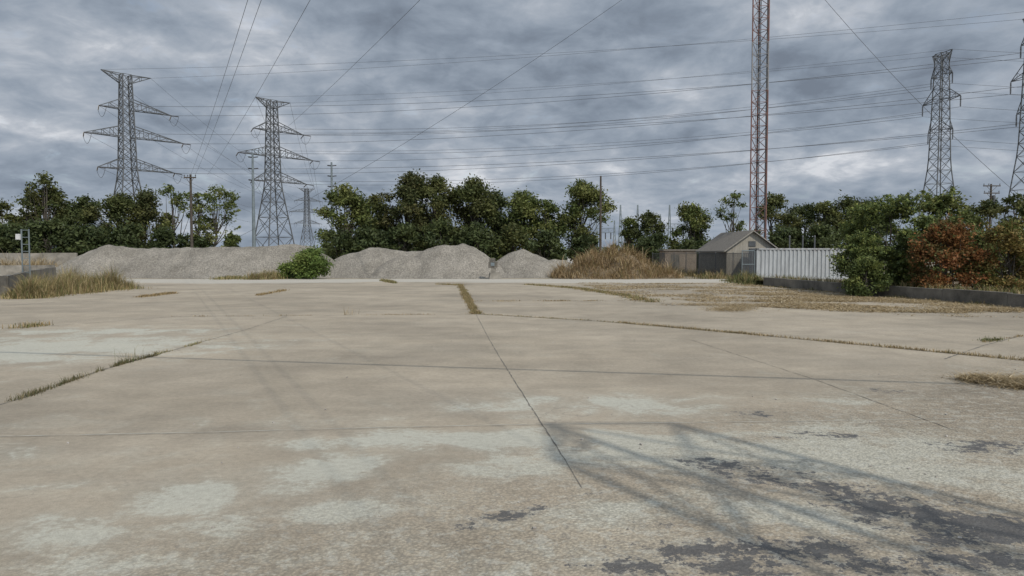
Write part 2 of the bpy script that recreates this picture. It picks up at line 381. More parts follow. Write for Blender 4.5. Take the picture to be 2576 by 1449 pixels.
def straw_patch(items,n,lab):
    b=[]
    for _ in range(n):
        q=items[R.integers(len(items))]; c=G(q[0],q[1]); b.append((c[0]+R.normal(0,q[2]),c[1]+R.normal(0,q[3]),abs(R.normal(0,.03))))
    b=np.array(b); o=blades('straw_litter',b,.2*(.3+R.random(n)),.93+.069*R.random(n),.003+.006*R.random(n),STRAW+GOLD); o['kind']='stuff'; tag(o,lab,'straw')
straw_patch([(1850,775,.45,.5),(1880,770,.5,.4),(1830,781,.4,.4),(1770,768,.7,.3)],5200,'loose patch of dry straw on concrete')
straw_patch([(2500,962,.22,.2),(2545,968,.25,.2),(2590,965,.3,.3),(2600,978,.2,.12),(2470,960,.15,.12)],4200,'tangled heap of dry straw on concrete')
straw_patch([(2300,760,1.0,.5),(2420,772,1,.5),(2520,780,1,.4),(2150,752,1.2,.4),(2000,742,1.4,.5)],10000,'loose patch of dry straw on concrete')
def clump(reads,n,h,cols,sp,label,w=.02):
    b=[];hs=[]
    for _ in range(n):
        i=R.integers(len(reads)); q=G(*reads[i][:2]); s=reads[i][2]; u,v=R.normal(0,1),R.normal(0,1)
        b.append((q[0]+u*s,q[1]+v*s*.8,0)); hs.append(math.exp(-(u*u+v*v)*.22))
    b=np.array(b); k=len(b); hs=np.array(hs)
    nn=np.array([mnoise.noise(Vector((q[0]*1.3,q[1]*1.3,4))) for q in b])
    hh=h*(.3+.8*R.random(k))*hs*(1+.8*nn)
    o=blades('tall_grass',b,hh,.2+.65*R.random(k),w*(.5+R.random(k)),cols)
    o['kind']='stuff'; tag(o,label,'grass'); return o
clump([(90,746,.55),(130,740,.7),(175,736,.8),(215,731,.9),(240,728,1.0),(65,750,.45),(280,727,.7),(190,726,1.0)],13000,1.2,MIXG+GOLD+[(.22,.2,.075),(.33,.27,.13)],1,'tall golden green grass beside a low concrete wall',.011)
clump([(670,701,.8),(700,699,.8),(650,703,.6),(690,702,.6)],2600,.85,MIXG+GOLD+[(.24,.22,.08)],1,'yellowing grass tufts at the foot of a gravel pile',.016)
clump([(1715,692,.8),(1750,695,.8),(1800,701,.9),(1690,690,.8),(1790,697,.8)],3000,.9,GOLD+MIXG,1,'dry grass along a chain link fence',.02)
clump([(1880,712,.6),(1905,716,.6),(1870,708,.7)],1800,.9,MIXG+GRN,1,'weeds at the end of a low retaining wall',.02)
pb=MB()
for _ in range(110):
    d=4.6*(25/4.6)**R.random(); x=(R.random()*1.4-.7)*d; r=R.uniform(.004,.013)
    pb.box((x,d,r*.6),(r*2,r*1.5,r*1.2),R.random()*3,r*.25)
o=pb.obj('pebbles',M_pebble); o['kind']='stuff'; tag(o,'small loose stones scattered over worn concrete','gravel')

# ------------------------------------------------------------ gravel piles
mg=bpy.data.materials.new('crushed_stone'); t=nt(mg)
out=N(t,'ShaderNodeOutputMaterial'); P=N(t,'ShaderNodeBsdfPrincipled',i_Roughness=.95); P.inputs['Specular IOR Level'].default_value=.1
tc=N(t,'ShaderNodeTexCoord')
a=noise(.5,7,.65); b_=noise(7,5,.78); v=N(t,'ShaderNodeTexVoronoi',i_Scale=12.0); L(t,tc,'Object',v,'Vector')
r=ramp(t,[(.35,(.19,.174,.148)),(.65,(.28,.258,.222))]); t.links.new(a,r.inputs[0])
r2=ramp(t,[(.3,(.72,.72,.72)),(.7,(1.25,1.24,1.22))]); t.links.new(b_,r2.inputs[0])
c=mixc(1.0,r.outputs[0],r2.outputs[0],'MULTIPLY')
hs=N(t,'ShaderNodeSeparateColor'); L(t,v,'Color',hs,0)
r3=ramp(t,[(.0,(.7,.7,.7)),(1,(1.3,1.3,1.3))]); L(t,hs,0,r3,0); c=mixc(.85,c,r3.outputs[0],'MULTIPLY')
t.links.new(c,P.inputs['Base Color'])
bp=N(t,'ShaderNodeBump',i_Strength=.8,i_Distance=.09); t.links.new(M('ADD',b_,v.outputs[0]),bp.inputs['Height']); L(t,bp,0,P,'Normal'); L(t,P,0,out,0)

def pile(name,ridges,slope,mat,step_=.22,rough=.12,seed=0.0,parent=None,round_=.35):
    pts=[p for rr in ridges for p in rr]; H=max(p[2] for p in pts); m=H/slope+1
    x0=min(p[0] for p in pts)-m; x1=max(p[0] for p in pts)+m; y0=min(p[1] for p in pts)-m; y1=max(p[1] for p in pts)+m
    xs=np.arange(x0,x1,step_); ys=np.arange(y0,y1,step_); A,B=np.meshgrid(xs,ys)
    Hm=np.full(A.shape,-9.0)
    for rr in ridges:
        for (ax,ay,ah),(bx,by,bh) in zip(rr[:-1],rr[1:]):
            dx,dy=bx-ax,by-ay; l2=dx*dx+dy*dy+1e-9
            tt=np.clip(((A-ax)*dx+(B-ay)*dy)/l2,0,1)
            dist=np.hypot(A-(ax+tt*dx),B-(ay+tt*dy))
            dist=np.sqrt(dist**2+round_**2)-round_
            h=ah+(bh-ah)*tt-slope*dist
            k=6.0; Hm=np.maximum(Hm,h)+np.log1p(np.exp(-k*np.abs(Hm-h)))/k*.5
    for i in range(A.shape[0]):
        for j in range(A.shape[1]):
            p=Vector((A[i,j]*.45+seed,B[i,j]*.2,seed)); q=Vector((A[i,j]*1.7,B[i,j]*.9,seed))
            Hm[i,j]+=rough*2.2*mnoise.noise(p)+rough*.8*mnoise.noise(q)
            if Hm[i,j]<.25: Hm[i,j]=Hm[i,j]*.6+.1 if Hm[i,j]>-.3 else -.1
    Hm=np.maximum(Hm,-.1)
    c0=(float((x0+x1)/2),float((y0+y1)/2),0)
    V=np.stack([A-c0[0],B-c0[1],Hm],-1).reshape(-1,3)
    ny,nx=A.shape; id_=np.arange(ny*nx).reshape(ny,nx)
    FF=np.stack([id_[:-1,:-1],id_[:-1,1:],id_[1:,1:],id_[1:,:-1]],-1).reshape(-1,4)
    keep=(Hm.ravel()[FF]>-.09).any(1); FF=FF[keep]
    used=np.unique(FF); rm=np.full(len(V),-1); rm[used]=np.arange(len(used))
    return npmesh(name,V[used],rm[FF],mat,loc=c0,parent=parent,smooth=True),V[used],c0
def rp(l,d): return [(X(b,d+dd),d+dd,h) for b,h,dd in l]
gl_="piles of crushed stone behind a concrete yard"
p,_,_=pile('gravel_pile',[rp([(240,2.5,0),(275,2.75,0),(350,2.55,.5),(470,2.55,0),(560,2.6,-.4),(640,2.75,0),(740,2.8,.6),(780,2.55,0),(805,1.9,0)],67.2),],.62,mg,.2,.1,1.0,round_=.45)
tag(p,'long flat-topped pile of pale grey crushed stone','gravel pile',gl_)
p,_,_=pile('gravel_pile',[rp([(885,2.2,0),(930,2.5,0),(1000,2.4,.5),(1075,2.2,.8)],67.5)],.62,mg,.2,.1,5.0,round_=.4); tag(p,'low rounded pile of pale crushed stone','gravel pile',gl_)
p,_,_=pile('gravel_pile',[rp([(1085,2.6,0),(1120,2.9,0),(1165,2.85,0),(1205,2.2,0)],66.0),rp([(985,1.5,0),(1030,1.9,0)],64.6)],.68,mg,.2,.12,9.0,round_=.3); tag(p,'tall peaked pile of crushed stone with a side lobe','gravel pile',gl_)
p,_,_=pile('gravel_pile',[rp([(1290,2.1,0),(1315,2.5,0),(1345,2.1,.3)],67.5),rp([(1370,1.5,0),(1415,1.45,0)],66.5)],.62,mg,.2,.1,13.0,round_=.3); tag(p,'small conical pile of crushed stone beside dry grass','gravel pile',gl_)
me_=empty('grass_mound',(X(1545,63),63,0))
ex,ey=me_.location.x,63
rd=[[(X(1460,63)-ex,.2,1.5),(X(1490,63)-ex,0,1.95),(X(1535,63)-ex,0,2.2),(X(1580,63)-ex,.3,2.0),(X(1620,63)-ex,.4,1.3),(X(1660,63)-ex,.4,.7)]]
so_,Vm,c0=pile('soil',rd,.8,M_soil,.25,.28,21.0,parent=me_)
top=Vm[Vm[:,2]>.0]; NB=24000; ii=R.integers(0,len(top),NB); b=top[ii]+np.array([c0[0],c0[1],0])+np.column_stack([R.normal(0,.22,(NB,2)),np.zeros(NB)])
nn=np.array([mnoise.noise(Vector((q[0]*.9,q[1]*.9,2)))+.7*mnoise.noise(Vector((q[0]*2.6,q[1]*2.6,2))) for q in b])
hh=.8*(.2+.9*R.random(len(b))**2)*np.clip(1+1.6*nn,.2,2.3)
tcol=[(.34,.235,.125),(.27,.18,.09),(.4,.29,.165),(.17,.115,.06),(.23,.17,.08),(.44,.34,.21),(.2,.17,.07)]
o=blades('dry_grass',b-np.array([0,0,.05]),hh,.45+.54*R.random(len(b)),.009+.011*R.random(len(b)),tcol,parent=me_)
o['kind']='stuff'
tag(me_,'mound covered in tangled pale brown dried grass','mound')

# ------------------------------------------------------------ trees
def leafmesh(centers,size,cols,name,parent):
    n=len(centers); a=R.normal(0,1,(n,3)); a[:,2]*=.7; a/=np.linalg.norm(a,axis=1)[:,None]
    b=R.normal(0,1,(n,3)); b-=a*(a*b).sum(1)[:,None]; b/=np.linalg.norm(b,axis=1)[:,None]
    s=(size*(.5+1.0*R.random(n)))[:,None]; c=np.cross(a,b)
    V=np.stack([centers-a*s,centers-b*s*.5+c*s*.12,centers+a*s,centers+b*s*.5+c*s*.12],1).reshape(-1,3)
    k=np.arange(n)*4; FF=np.stack([k,k+1,k+2,k+3],-1)
    return npmesh(name,V,FF,M_leaf,np.repeat(cols,4,0),parent=parent)
DK=[(.043,.06,.022),(.058,.076,.027),(.074,.09,.031)]
OL=[(.07,.084,.026),(.095,.102,.033),(.052,.068,.023),(.115,.115,.038)]
BR=[(.08,.08,.029),(.1,.092,.034),(.058,.07,.025),(.05,.064,.023)]
LG=[(.09,.115,.034),(.12,.14,.04),(.068,.092,.028),(.15,.155,.048)]
YG=[(.13,.16,.045),(.18,.195,.055),(.095,.125,.038),(.08,.105,.032),(.06,.08,.028)]
RD=[(.2,.08,.03),(.15,.07,.028),(.25,.115,.04),(.1,.085,.03),(.08,.095,.03)]
ORG=[(.2,.14,.042),(.15,.12,.04),(.095,.12,.034),(.12,.145,.04),(.16,.105,.038)]
BG=[(.1,.15,.035),(.14,.19,.045),(.075,.115,.03),(.17,.2,.055)]
def tree(b,d,topy,wpx,pal,label,dens=1.0,low=.25,leaf=.19,name='tree',sparse=False,group=None,tips=0,airy=1.0):
    h=Z(topy,d); rad=wpx/F*d/2; x=X(b,d)
    e=empty(name,(x,d,0)); zc0=h*low
    nc=int((28 if not sparse else 20)*max(1,(h/8))**.5*max(.7,rad/3)**.8); cl=[]
    lob=[(R.random()*6.28,R.uniform(.65,1.2)) for _ in range(4)]
    for i in range(nc):
        f=((i+.5)/nc)**.85; z=zc0+(h-zc0)*f*.93
        u=(z-zc0)/(h-zc0); env=math.sin(math.pi*min(1,(u*.84+.14)))**.6
        a=R.random()*2*math.pi; k_=min(lob,key=lambda q:abs(math.sin((a-q[0])/2)))[1]
        rr=rad*env*k_*(.3+.7*math.sqrt(R.random()))*(.75+.5*R.random())
        cl.append((rr*math.cos(a),rr*math.sin(a)*.9,z+R.normal(0,.02)*h))
    cl.append((R.normal(0,.1)*rad,0,h*.95)); cl.append((R.normal(0,.3)*rad,0,h*.85)); cl=np.array(cl)
    tr=MB(); tz=h*.85; tp=[(0,0,-.1)]; r0=max(.07,h*.018)
    for i in range(1,7): tp.append((R.normal(0,.03)*h*.4,R.normal(0,.03)*h*.4,tz*i/6))
    tr.tube(tp,[r0*(1-.13*i) for i in range(7)],6)
    for c in cl:
        k=max(1,min(5,int(c[2]/tz*6*.62))); s0=Vector(tp[k]); e0=Vector(c)
        mdl=(s0+e0)/2+Vector((R.normal(0,.25),R.normal(0,.25),-.15*(e0-s0).length*.5))
        tr.tube([s0,mdl,e0],[r0*.42,r0*.24,r0*.07],4)
    if low<.2:
        for _ in range(3):
            a=R.random()*6.28; q=(rad*.4*math.cos(a),rad*.4*math.sin(a),h*.6); tr.tube([(.1*math.cos(a),.1*math.sin(a),-.1),(q[0]*.6,q[1]*.6,h*.3),q],[r0*.6,r0*.45,r0*.2],5)
    tr.obj('trunk',M_bark,parent=e)
    pos=[];colr=[]; P_=np.array(pal)
    for c in cl:
        cr_=rad*R.uniform(.2,.38)*(.78 if sparse else 1)*airy+.15
        n=int(dens*(185 if not sparse else 105)*max(.8,(cr_/leaf/5.))**2*1.0); n=min(n,800)
        dv=R.normal(0,1,(n,3)); dv/=np.linalg.norm(dv,axis=1)[:,None]; rr=cr_*(R.random(n)**.45)*np.clip(1+.3*R.normal(0,1,n),.2,2.2)
        q=c+dv*rr[:,None]*np.array([1.05,1.05,.75]); pos.append(q)
        base=P_[R.integers(len(P_))]*(.75+.5*R.random()); mixp=P_[R.integers(0,len(P_),n)]
        cc=(base*.6+mixp*.4)*(.65+.7*R.random((n,1))); colr.append(cc)
    for _ in range(tips):
        a=R.random()*6.28; c=cl[R.integers(len(cl))]; out_=Vector((math.cos(a),math.sin(a),R.uniform(.1,1.6))).normalized(); ln=rad*R.uniform(.35,.85); n=50
        tt=R.random(n)**.8; q=np.array(c)+np.outer(tt,np.array(out_)*ln)+R.normal(0,.07,(n,3)); q[:,2]-=tt**2*ln*.3
        pos.append(q); colr.append(P_[R.integers(0,len(P_),n)]*(.9+.6*R.random((n,1))))
    pos=np.concatenate(pos); colr=np.concatenate(colr); ok=pos[:,2]>.05
    leafmesh(pos[ok],leaf,colr[ok],'crown',e)
    tag(e,label,'tree' if name!='bush' else 'bush',group); return e
gA='trees along the edge of the yard'
for b,d,ty,w,pal,sp in [(10,92,505,95,OL,0),(75,90,480,80,OL,1),(118,90,430,105,OL,1),(125,92,472,115,OL,0),(215,92,492,105,DK,0),(300,90,490,125,OL,0),(370,93,482,115,BR,0),(440,90,464,95,LG,1)]:
    tree(b,d,ty,w,pal,'broad leafy tree with %s crown behind a gravel yard'%('thin olive' if sp else 'dark green'),1.15,.12,.17,group=gA,sparse=bool(sp))
tree(545,89,468,125,LG,'thin open-crowned tree with visible branches',.9,.22,.15,sparse=True,group=gA,tips=12)
tree(500,91,480,60,OL,'slender sparse tree beside a wooden pole',.8,.25,.16,sparse=True,group=gA)
for b,d,ty,w,pal in [(868,92,468,118,LG),(938,95,490,110,OL),(1030,93,434,128,BR),(1092,93,448,115,OL),(1190,94,452,135,OL),(1252,96,480,100,DK),(1318,93,486,125,LG),(1375,92,504,88,LG)]:
    tree(b,d,ty,w,pal,'mature round-crowned tree with olive green leaves',1.15,.1,.17,group=gA,airy=1.08)
tree(1465,92,452,125,LG,'upright bright green tree beside a wooden pole',1.1,.18,.16,group=gA,airy=1.05)
for b,d,ty,w,pal,sp in [(1585,100,548,60,LG,0),(1640,98,532,92,OL,0),(1740,96,516,108,LG,0),(1842,92,486,92,LG,1),(1940,100,490,105,OL,0),(2025,104,515,92,DK,0),(2075,102,505,84,LG,0),(2130,100,498,112,OL,0),(2190,100,508,110,DK,0),(2480,90,502,100,OL,0),(2545,60,485,110,OL,1)]:
    tree(b,d,ty,w,pal,'small tree with %s crown beyond the fence'%('thin open' if sp else 'dense leafy'),1.1,.1,.165,sparse=bool(sp),group=gA)
gB='dark shrubs under the trees'
for b,d,ty,w,pal in [(30,84,572,140,DK),(130,85,560,140,DK),(230,84,570,130,DK),(330,85,568,120,DK),(420,86,580,110,DK),(490,87,595,80,DK),(590,84,590,60,LG),
    (860,87,585,90,DK),(930,88,572,110,DK),(1020,88,570,120,DK),(1110,88,560,110,DK),(1200,88,568,120,DK),(1290,88,568,110,OL),(1370,87,582,90,DK),(1470,88,596,80,DK),(1640,92,594,110,DK),(1740,92,604,90,DK),(1980,90,580,110,DK),(2080,88,570,110,DK),(2460,70,602,140,DK)]:
    tree(b,d,ty,w,pal,'dark green understorey shrub at the tree line',.85,.04,.2,name='bush',group=gB)
tree(782,60.5,632,90,BG,'dense bright green bush at the foot of a gravel pile',1.6,.02,.085,name='bush',tips=15)
tree(735,60.5,668,70,BG,'low green bush beside a larger bush',1.4,.02,.085,name='bush')
gC='overgrown bushes along the retaining wall'
tree(2235,38,512,220,YG,'large loose bush with yellow-green shoots over a wall',.75,.08,.075,name='bush',group=gC,tips=240,airy=.6)
tree(2160,36.8,600,140,YG,'spreading bush leaning over a low concrete wall',.9,.03,.07,name='bush',group=gC,tips=100,airy=.72)
tree(2375,44,492,165,LG,'tall green bush behind rust-red foliage',.95,.06,.095,name='bush',group=gC,tips=110,airy=.8)
tree(2380,33.5,562,150,RD,'bush with rust-red autumn leaves behind a low wall',1.1,.12,.06,name='bush',group=gC,tips=90,airy=.85)
tree(2285,35.5,585,120,YG,'green bush hanging over a low wall',.9,.06,.07,name='bush',group=gC,tips=80,airy=.75)
tree(2455,36,590,110,LG,'green bush between autumn-coloured bushes',.95,.06,.07,name='bush',group=gC,tips=70,airy=.8)
tree(2540,32.5,565,125,ORG,'bush with orange and green autumn leaves',.9,.1,.06,name='bush',group=gC,tips=90,airy=.8)
tree(2580,38,505,120,OL,'tall dark bush at the end of the hedge',1.0,.05,.09,name='bush',group=gC,tips=50)
tree(2180,34.9,655,95,YG,'low leafy shoots spilling over a concrete wall',.8,.02,.06,name='bush',group=gC,tips=40)
n=26000; d=R.uniform(240,330,n); bx=R.uniform(-400,2900,n)
hm=np.array([3.2+3.5*abs(mnoise.noise(Vector((q*.012,3,1)))) for q in bx])
pos=np.stack([(bx-1288)/F*d,d,R.random(n)*hm],-1)
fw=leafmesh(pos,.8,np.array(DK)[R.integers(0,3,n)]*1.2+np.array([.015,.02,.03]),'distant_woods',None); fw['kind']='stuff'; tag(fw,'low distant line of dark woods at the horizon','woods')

# ------------------------------------------------------------ transmission towers
def lattice_body(mb,prof,levels,rl,rb):
    def w(z):
        for (z0,w0),(z1,w1) in zip(prof[:-1],prof[1:]):
            if z<=z1: return w0+(w1-w0)*(z-z0)/(z1-z0)
        return prof[-1][1]
    cs=((-1,-1),(1,-1),(1,1),(-1,1))
    pt=lambda z,k:(cs[k%4][0]*w(z)/2,cs[k%4][1]*w(z)/2,z)
    for z0,z1 in zip(levels[:-1],levels[1:]):
        for k in range(4):
            mb.beam(pt(z0,k),pt(z1,k),rl)
            mb.beam(pt(z0,k),pt(z1,k+1),rb); mb.beam(pt(z0,k+1),pt(z1,k),rb)
            mb.beam(pt(z1,k),pt(z1,k+1),rb)
    return w
def arm(mb,w0,z,ln,sgn,dep,top=False,r=.09,rb=.05):
    hw=w0/2; tip=(sgn*(hw+ln),0,z)
    zb=z; zt=z+dep
    if top: zb,zt=z-dep,z
    A=[(sgn*hw,-hw,zb),(sgn*hw,hw,zb),(sgn*hw,-hw,zt),(sgn*hw,hw,zt)]
    if top: tip=(sgn*(hw+ln),0,z+.3)
    for a in A: mb.beam(a,tip,r)
    n=max(2,int(ln/1.8))
    lerp=lambda a,f:tuple(a[i]+(tip[i]-a[i])*f for i in range(3))
    for i in range(n):
        f0=i/n; f1=(i+1)/n if i<n-1 else .96
        mb.beam(lerp(A[0],f0),lerp(A[2],f1),rb); mb.beam(lerp(A[1],f0),lerp(A[3],f1),rb)
        mb.beam(lerp(A[0],f0),lerp(A[1],f1),rb); mb.beam(lerp(A[2],f1),lerp(A[0],f1),rb); mb.beam(lerp(A[3],f1),lerp(A[1],f1),rb)
    return tip
def insulator(tipv,drc,ln,parent,r=.14):
    mb=MB(); d=Vector(drc).normalized(); k=9; p=Vector(tipv)
    mb.beam(p,p+d*ln,.05)
    for i in range(k): c=p+d*(ln*(i+1)/(k+1)); mb.beam(c-d*.05,c+d*.06,r,r*.6,8)
    mb.obj('insulator',M_insul,parent=parent)
TIPS={}
def tower(key,b,d,Ht,adir,arms,label,tension=True,prof=None,rl=.16,rb=.08):
    x=X(b,d); e=empty('transmission_tower',(x,d,0)); ang=math.atan2(adir[1],adir[0]); e.rotation_euler=(0,0,ang)
    prof=prof or [(0,8.6),(Ht*.48,3.0),(Ht,1.9)]
    def wz(z):
        for (z0,w0),(z1,w1) in zip(prof[:-1],prof[1:]):
            if z<=z1: return w0+(w1-w0)*(z-z0)/(z1-z0)
        return prof[-1][1]
    lv=[0]; z=0
    while z<Ht-.8: z+=max(2.0,wz(z)*.75); lv.append(min(z,Ht))
    lv[-1]=Ht
    mb=MB(); w=lattice_body(mb,prof,lv,rl,rb); mb.obj('body',M_steel,parent=e)
    tips=[]
    for z,l,r,dep,top in arms:
        for sg,ln in ((-1,l),(1,r)):
            ab=MB(); tp=arm(ab,w(z),z,ln,sg,dep,top,rl*.7,rb*.8); ab.obj('crossarm',M_steel,parent=e)
            co_,si=math.cos(ang),math.sin(ang)
            if not top:
                if tension:
                    insulator(tp,(.25,-1,-.18),2.6,e); insulator(tp,(.3,1,-.25),2.6,e)
                    jl=MB(); pts=[]
                    a0=Vector(tp)+Vector((.25,-1,-.18)).normalized()*2.6; a1=Vector(tp)+Vector((.3,1,-.25)).normalized()*2.6
                    for i in range(11): f=i/10; q=a0.lerp(a1,f); q.z-=2.0*4*f*(1-f)*.9; pts.append(q)
                    jl.tube(pts,.045,4); jl.obj('jumper_cable',M_wire,parent=e); tz=Vector(tp)
                else:
                    insulator(tp,(0,0,-1),2.2,e,.17); tz=Vector(tp)-Vector((0,0,2.2))
            else: tz=Vector(tp)
            tips.append(Vector((x+tz.x*co_-tz.y*si,d+tz.x*si+tz.y*co_,tz.z)))
    TIPS[key]=tips
    tag(e,label,'transmission tower','steel lattice power pylons'); return e
ad=(.65,.76)
A1=[(42.2,4.2,4.6,1.8,True),(34.6,4.6,9.0,2.2,False),(28.4,7.6,11.6,2.4,False),(21.2,4.8,9.2,2.3,False)]
tower('T1',327,168,42.3,ad,A1,'grey steel lattice pylon with four tapered crossarms')
A2=[(41.4,3.6,4.4,1.8,True),(33.8,4.2,8.2,2.2,False),(27.3,8.2,10.8,2.4,False),(20.8,4.2,8.6,2.3,False)]
tower('T2',690,192,41.5,ad,A2,'grey steel lattice pylon rising behind gravel piles')
tower('T3',774,430,40,(.8,.6),[(39.8,4,4,1.8,True),(33,6,7,2,False),(26.5,9,9,2,False),(20,6,6,2,False)],'small far-off steel lattice pylon',True,None,.16,.1)
A4=[(42.0,1.9,1.9,2.0,True),(37.8,2.0,2.0,1.6,False),(32.8,4.2,4.2,2.2,False),(26.8,2.2,2.2,1.8,False)]
P4=[(0,6.8),(20,2.8),(42.3,1.7)]
tower('T4',2356,150,42.2,(.15,-.989),A4,'grey suspension pylon with hanging insulators behind bushes',False,P4,.11,.05)
A5=[(42.6,1.9,1.9,2.0,True),(38.4,2.0,2.0,1.6,False),(32.6,3.8,3.8,2.2,False),(26.6,2.2,2.2,1.8,False)]
tower('T5',2586,128,43,(.15,-.989),A5,'tall grey suspension pylon with hanging insulators',False,P4,.10,.045)
def wire(p,q,sag,r=.035,label='dark overhead power cable strung between pylons',name='power_cable',n=28,grp='overhead power cables'):
    p=Vector(p); q=Vector(q); mb=MB(); o0=p.copy(); pts=[]
    for i in range(n+1):
        f=i/n; c=p.lerp(q,f)-o0; c.z-=sag*4*f*(1-f); pts.append(c)
    mb.tube(pts,r,4); o=mb.obj(name,M_wire,loc=o0); tag(o,label,'cable',grp); return o
T=TIPS
for i in range(8):
    sag=1.6 if i<2 else 2.9
    wire(T['T1'][i],T['T5'][i],sag,.024 if i<2 else .034)
    wire(T['T2'][i],T['T4'][i],sag,.024 if i<2 else .034)
    wire(T['T1'][i],T['T3'][i],5,.03); wire(T['T2'][i],T['T3'][i],4,.03)
    q=T['T4'][i]; wire(q,(q.x+150,q.y-20,q.z-3),3,.028); q=T['T5'][i]; wire(q,(q.x+120,q.y-30,q.z+2),3,.028)
for i in (3,4):
    wire(T['T2'][i]+Vector((0,0,.6)),T['T4'][i]+Vector((0,0,.5)),2.8,.028)

for b,d,ty,lab in [(640,150,388,'tall blue-grey tapered steel pole with side insulators'),(837,165,410,'slim grey steel pole behind trees')]:
    h=Z(ty,d); e=empty('steel_pole',(X(b,d),d,0)); mb=MB(); mb.beam((0,0,0),(0,0,h),.42,.2,10); mb.obj('shaft',M_bluegrey,parent=e)
    for k in range(3):
        for sg in (-1,1):
            insulator((0,0,h-.8-2.3*k),(sg,.3,.15),1.1,e,.14)
    tag(e,lab,'steel pole')
def wpole(x,d,h,arms,lab,trans=False):
    e=empty('utility_pole',(x,d,0)); mb=MB(); mb.beam((0,0,0),(0,0,h),.17,.11,8); mb.obj('pole',M_wood,parent=e)
    for z,w in arms:
        a=MB(); a.box((0,-.16,z),(w,.1,.13)); a.beam((-w*.32,-.16,z),(0,-.14,z-.7),.025); a.beam((w*.32,-.16,z),(0,-.14,z-.7),.025); a.obj('crossarm',M_wood,parent=e)
        for k in (-.46,-.18,.46):
            i_=MB(); i_.beam((k*w,-.16,z+.06),(k*w,-.16,z+.16),.03,.03,6); i_.beam((k*w,-.16,z+.16),(k*w,-.16,z+.3),.07,.04,8); i_.obj('insulator',M_insul,parent=e)
    if trans:
        a=MB(); a.beam((.35,0,h-2.4),(.35,0,h-1.5),.24,.24,10); a.beam((.35,0,h-1.5),(.35,0,h-1.42),.2,.08,10); a.obj('transformer',M_steel,parent=e)
    tag(e,lab,'utility pole','wooden utility poles'); return e
wpole(X(484,80),80,Z(440,80),[(Z(446,80)-.1,1.3)],'dark wooden utility pole among trees')
wpole(X(1510,88),88,Z(444,88),[],'bare dark wooden pole beside a tree')
wpole(X(2487,95),95,Z(464,95),[(Z(469,95),2.2),(Z(487,95),2.0)],'wooden utility pole with two crossarms',True)
wpole(8.4,-8.5,12,[(11.8,2.6)],'wooden utility pole with one crossarm beside the yard')
wpole(-20,11.7,7.3,[],'short wooden pole carrying a service cable'); 
wpole(18,3.5,7.3,[],'short wooden pole carrying a service cable')
zz_=Z(446,80)+.2
for k,(ex_,sx) in enumerate([(-.3,-1.2),(-.05,-.75),(.6,1.2)]):
    wire((8.4+sx,-8.66,12.1),(X(500,80)+ex_*2,79.84,zz_),.7,.009,'thin dark overhead cable running to a wooden pole')
wire((23.5,-5,23.6),(X(640,150),150,Z(388,150)-.5),1.5,.02,'dark cable running toward a steel pole')
wire((-20,11.7,7.2),(18,3.5,7.2),.2,.045,'black service cable over the yard')
wire((40,20,24),(X(2680,90),90,10),1.0,.016,'thin dark cable over the bushes'); 

# ------------------------------------------------------------ radio mast
mx_,my_=X(1903,66),66
e=empty('radio_mast',(mx_,my_,0)); side=1.36; rr=side/math.sqrt(3)
ca=[math.radians(a) for a in (200,320,80)]
cp=lambda k,z:(rr*math.cos(ca[k%3]),rr*math.sin(ca[k%3]),z)
secs=[(0,16.4,M_red),(16.4,20.6,M_white),(20.6,34,M_red),(34,44,M_white),(44,60,M_red)]
for z0,z1,m_ in secs:
    mb=MB(); n=round((z1-z0)/1.0); 
    for i in range(n):
        a=z0+(z1-z0)*i/n; b=z0+(z1-z0)*(i+1)/n
        for k in range(3):
            mb.beam(cp(k,a),cp(k,b),.06,None,6)
            mb.beam(cp(k,b),cp(k+1,b),.026)
            if i%2: mb.beam(cp(k,a),cp(k+1,b),.03)
            else: mb.beam(cp(k+1,a),cp(k,b),.03)
    mb.obj('mast_section',m_,parent=e)
mb=MB()
for i,xx in enumerate((.58,.66,.72,.1,.04)):
    mb.beam((xx,-.15+.1*i,0),(xx,-.15+.1*i,60),.04 if i<3 else .028,None,6)
mb.obj('coaxial_cable',M_black,parent=e)
mb=MB()
for sx in (-.18,.18): mb.beam((sx,.3,0),(sx,.3,60),.018)
for i in range(150): mb.beam((-.18,.3,.4*i),(.18,.3,.4*i),.012)
mb.obj('ladder',M_steel,parent=e)
mb=MB(); mb.box((0,0,.2),(1.9,1.9,.4)); mb.obj('footing',M_conc,parent=e)
tag(e,'faded red and white lattice radio mast beside a shed','radio mast')
for zt,q in [(33,(-46,100,0)),(31,(50,60,0))]:
    wire((mx_,my_,zt),q,2.2,.018,'steel guy wire bracing a radio mast','guy_wire',grp='guy wires of the radio mast')

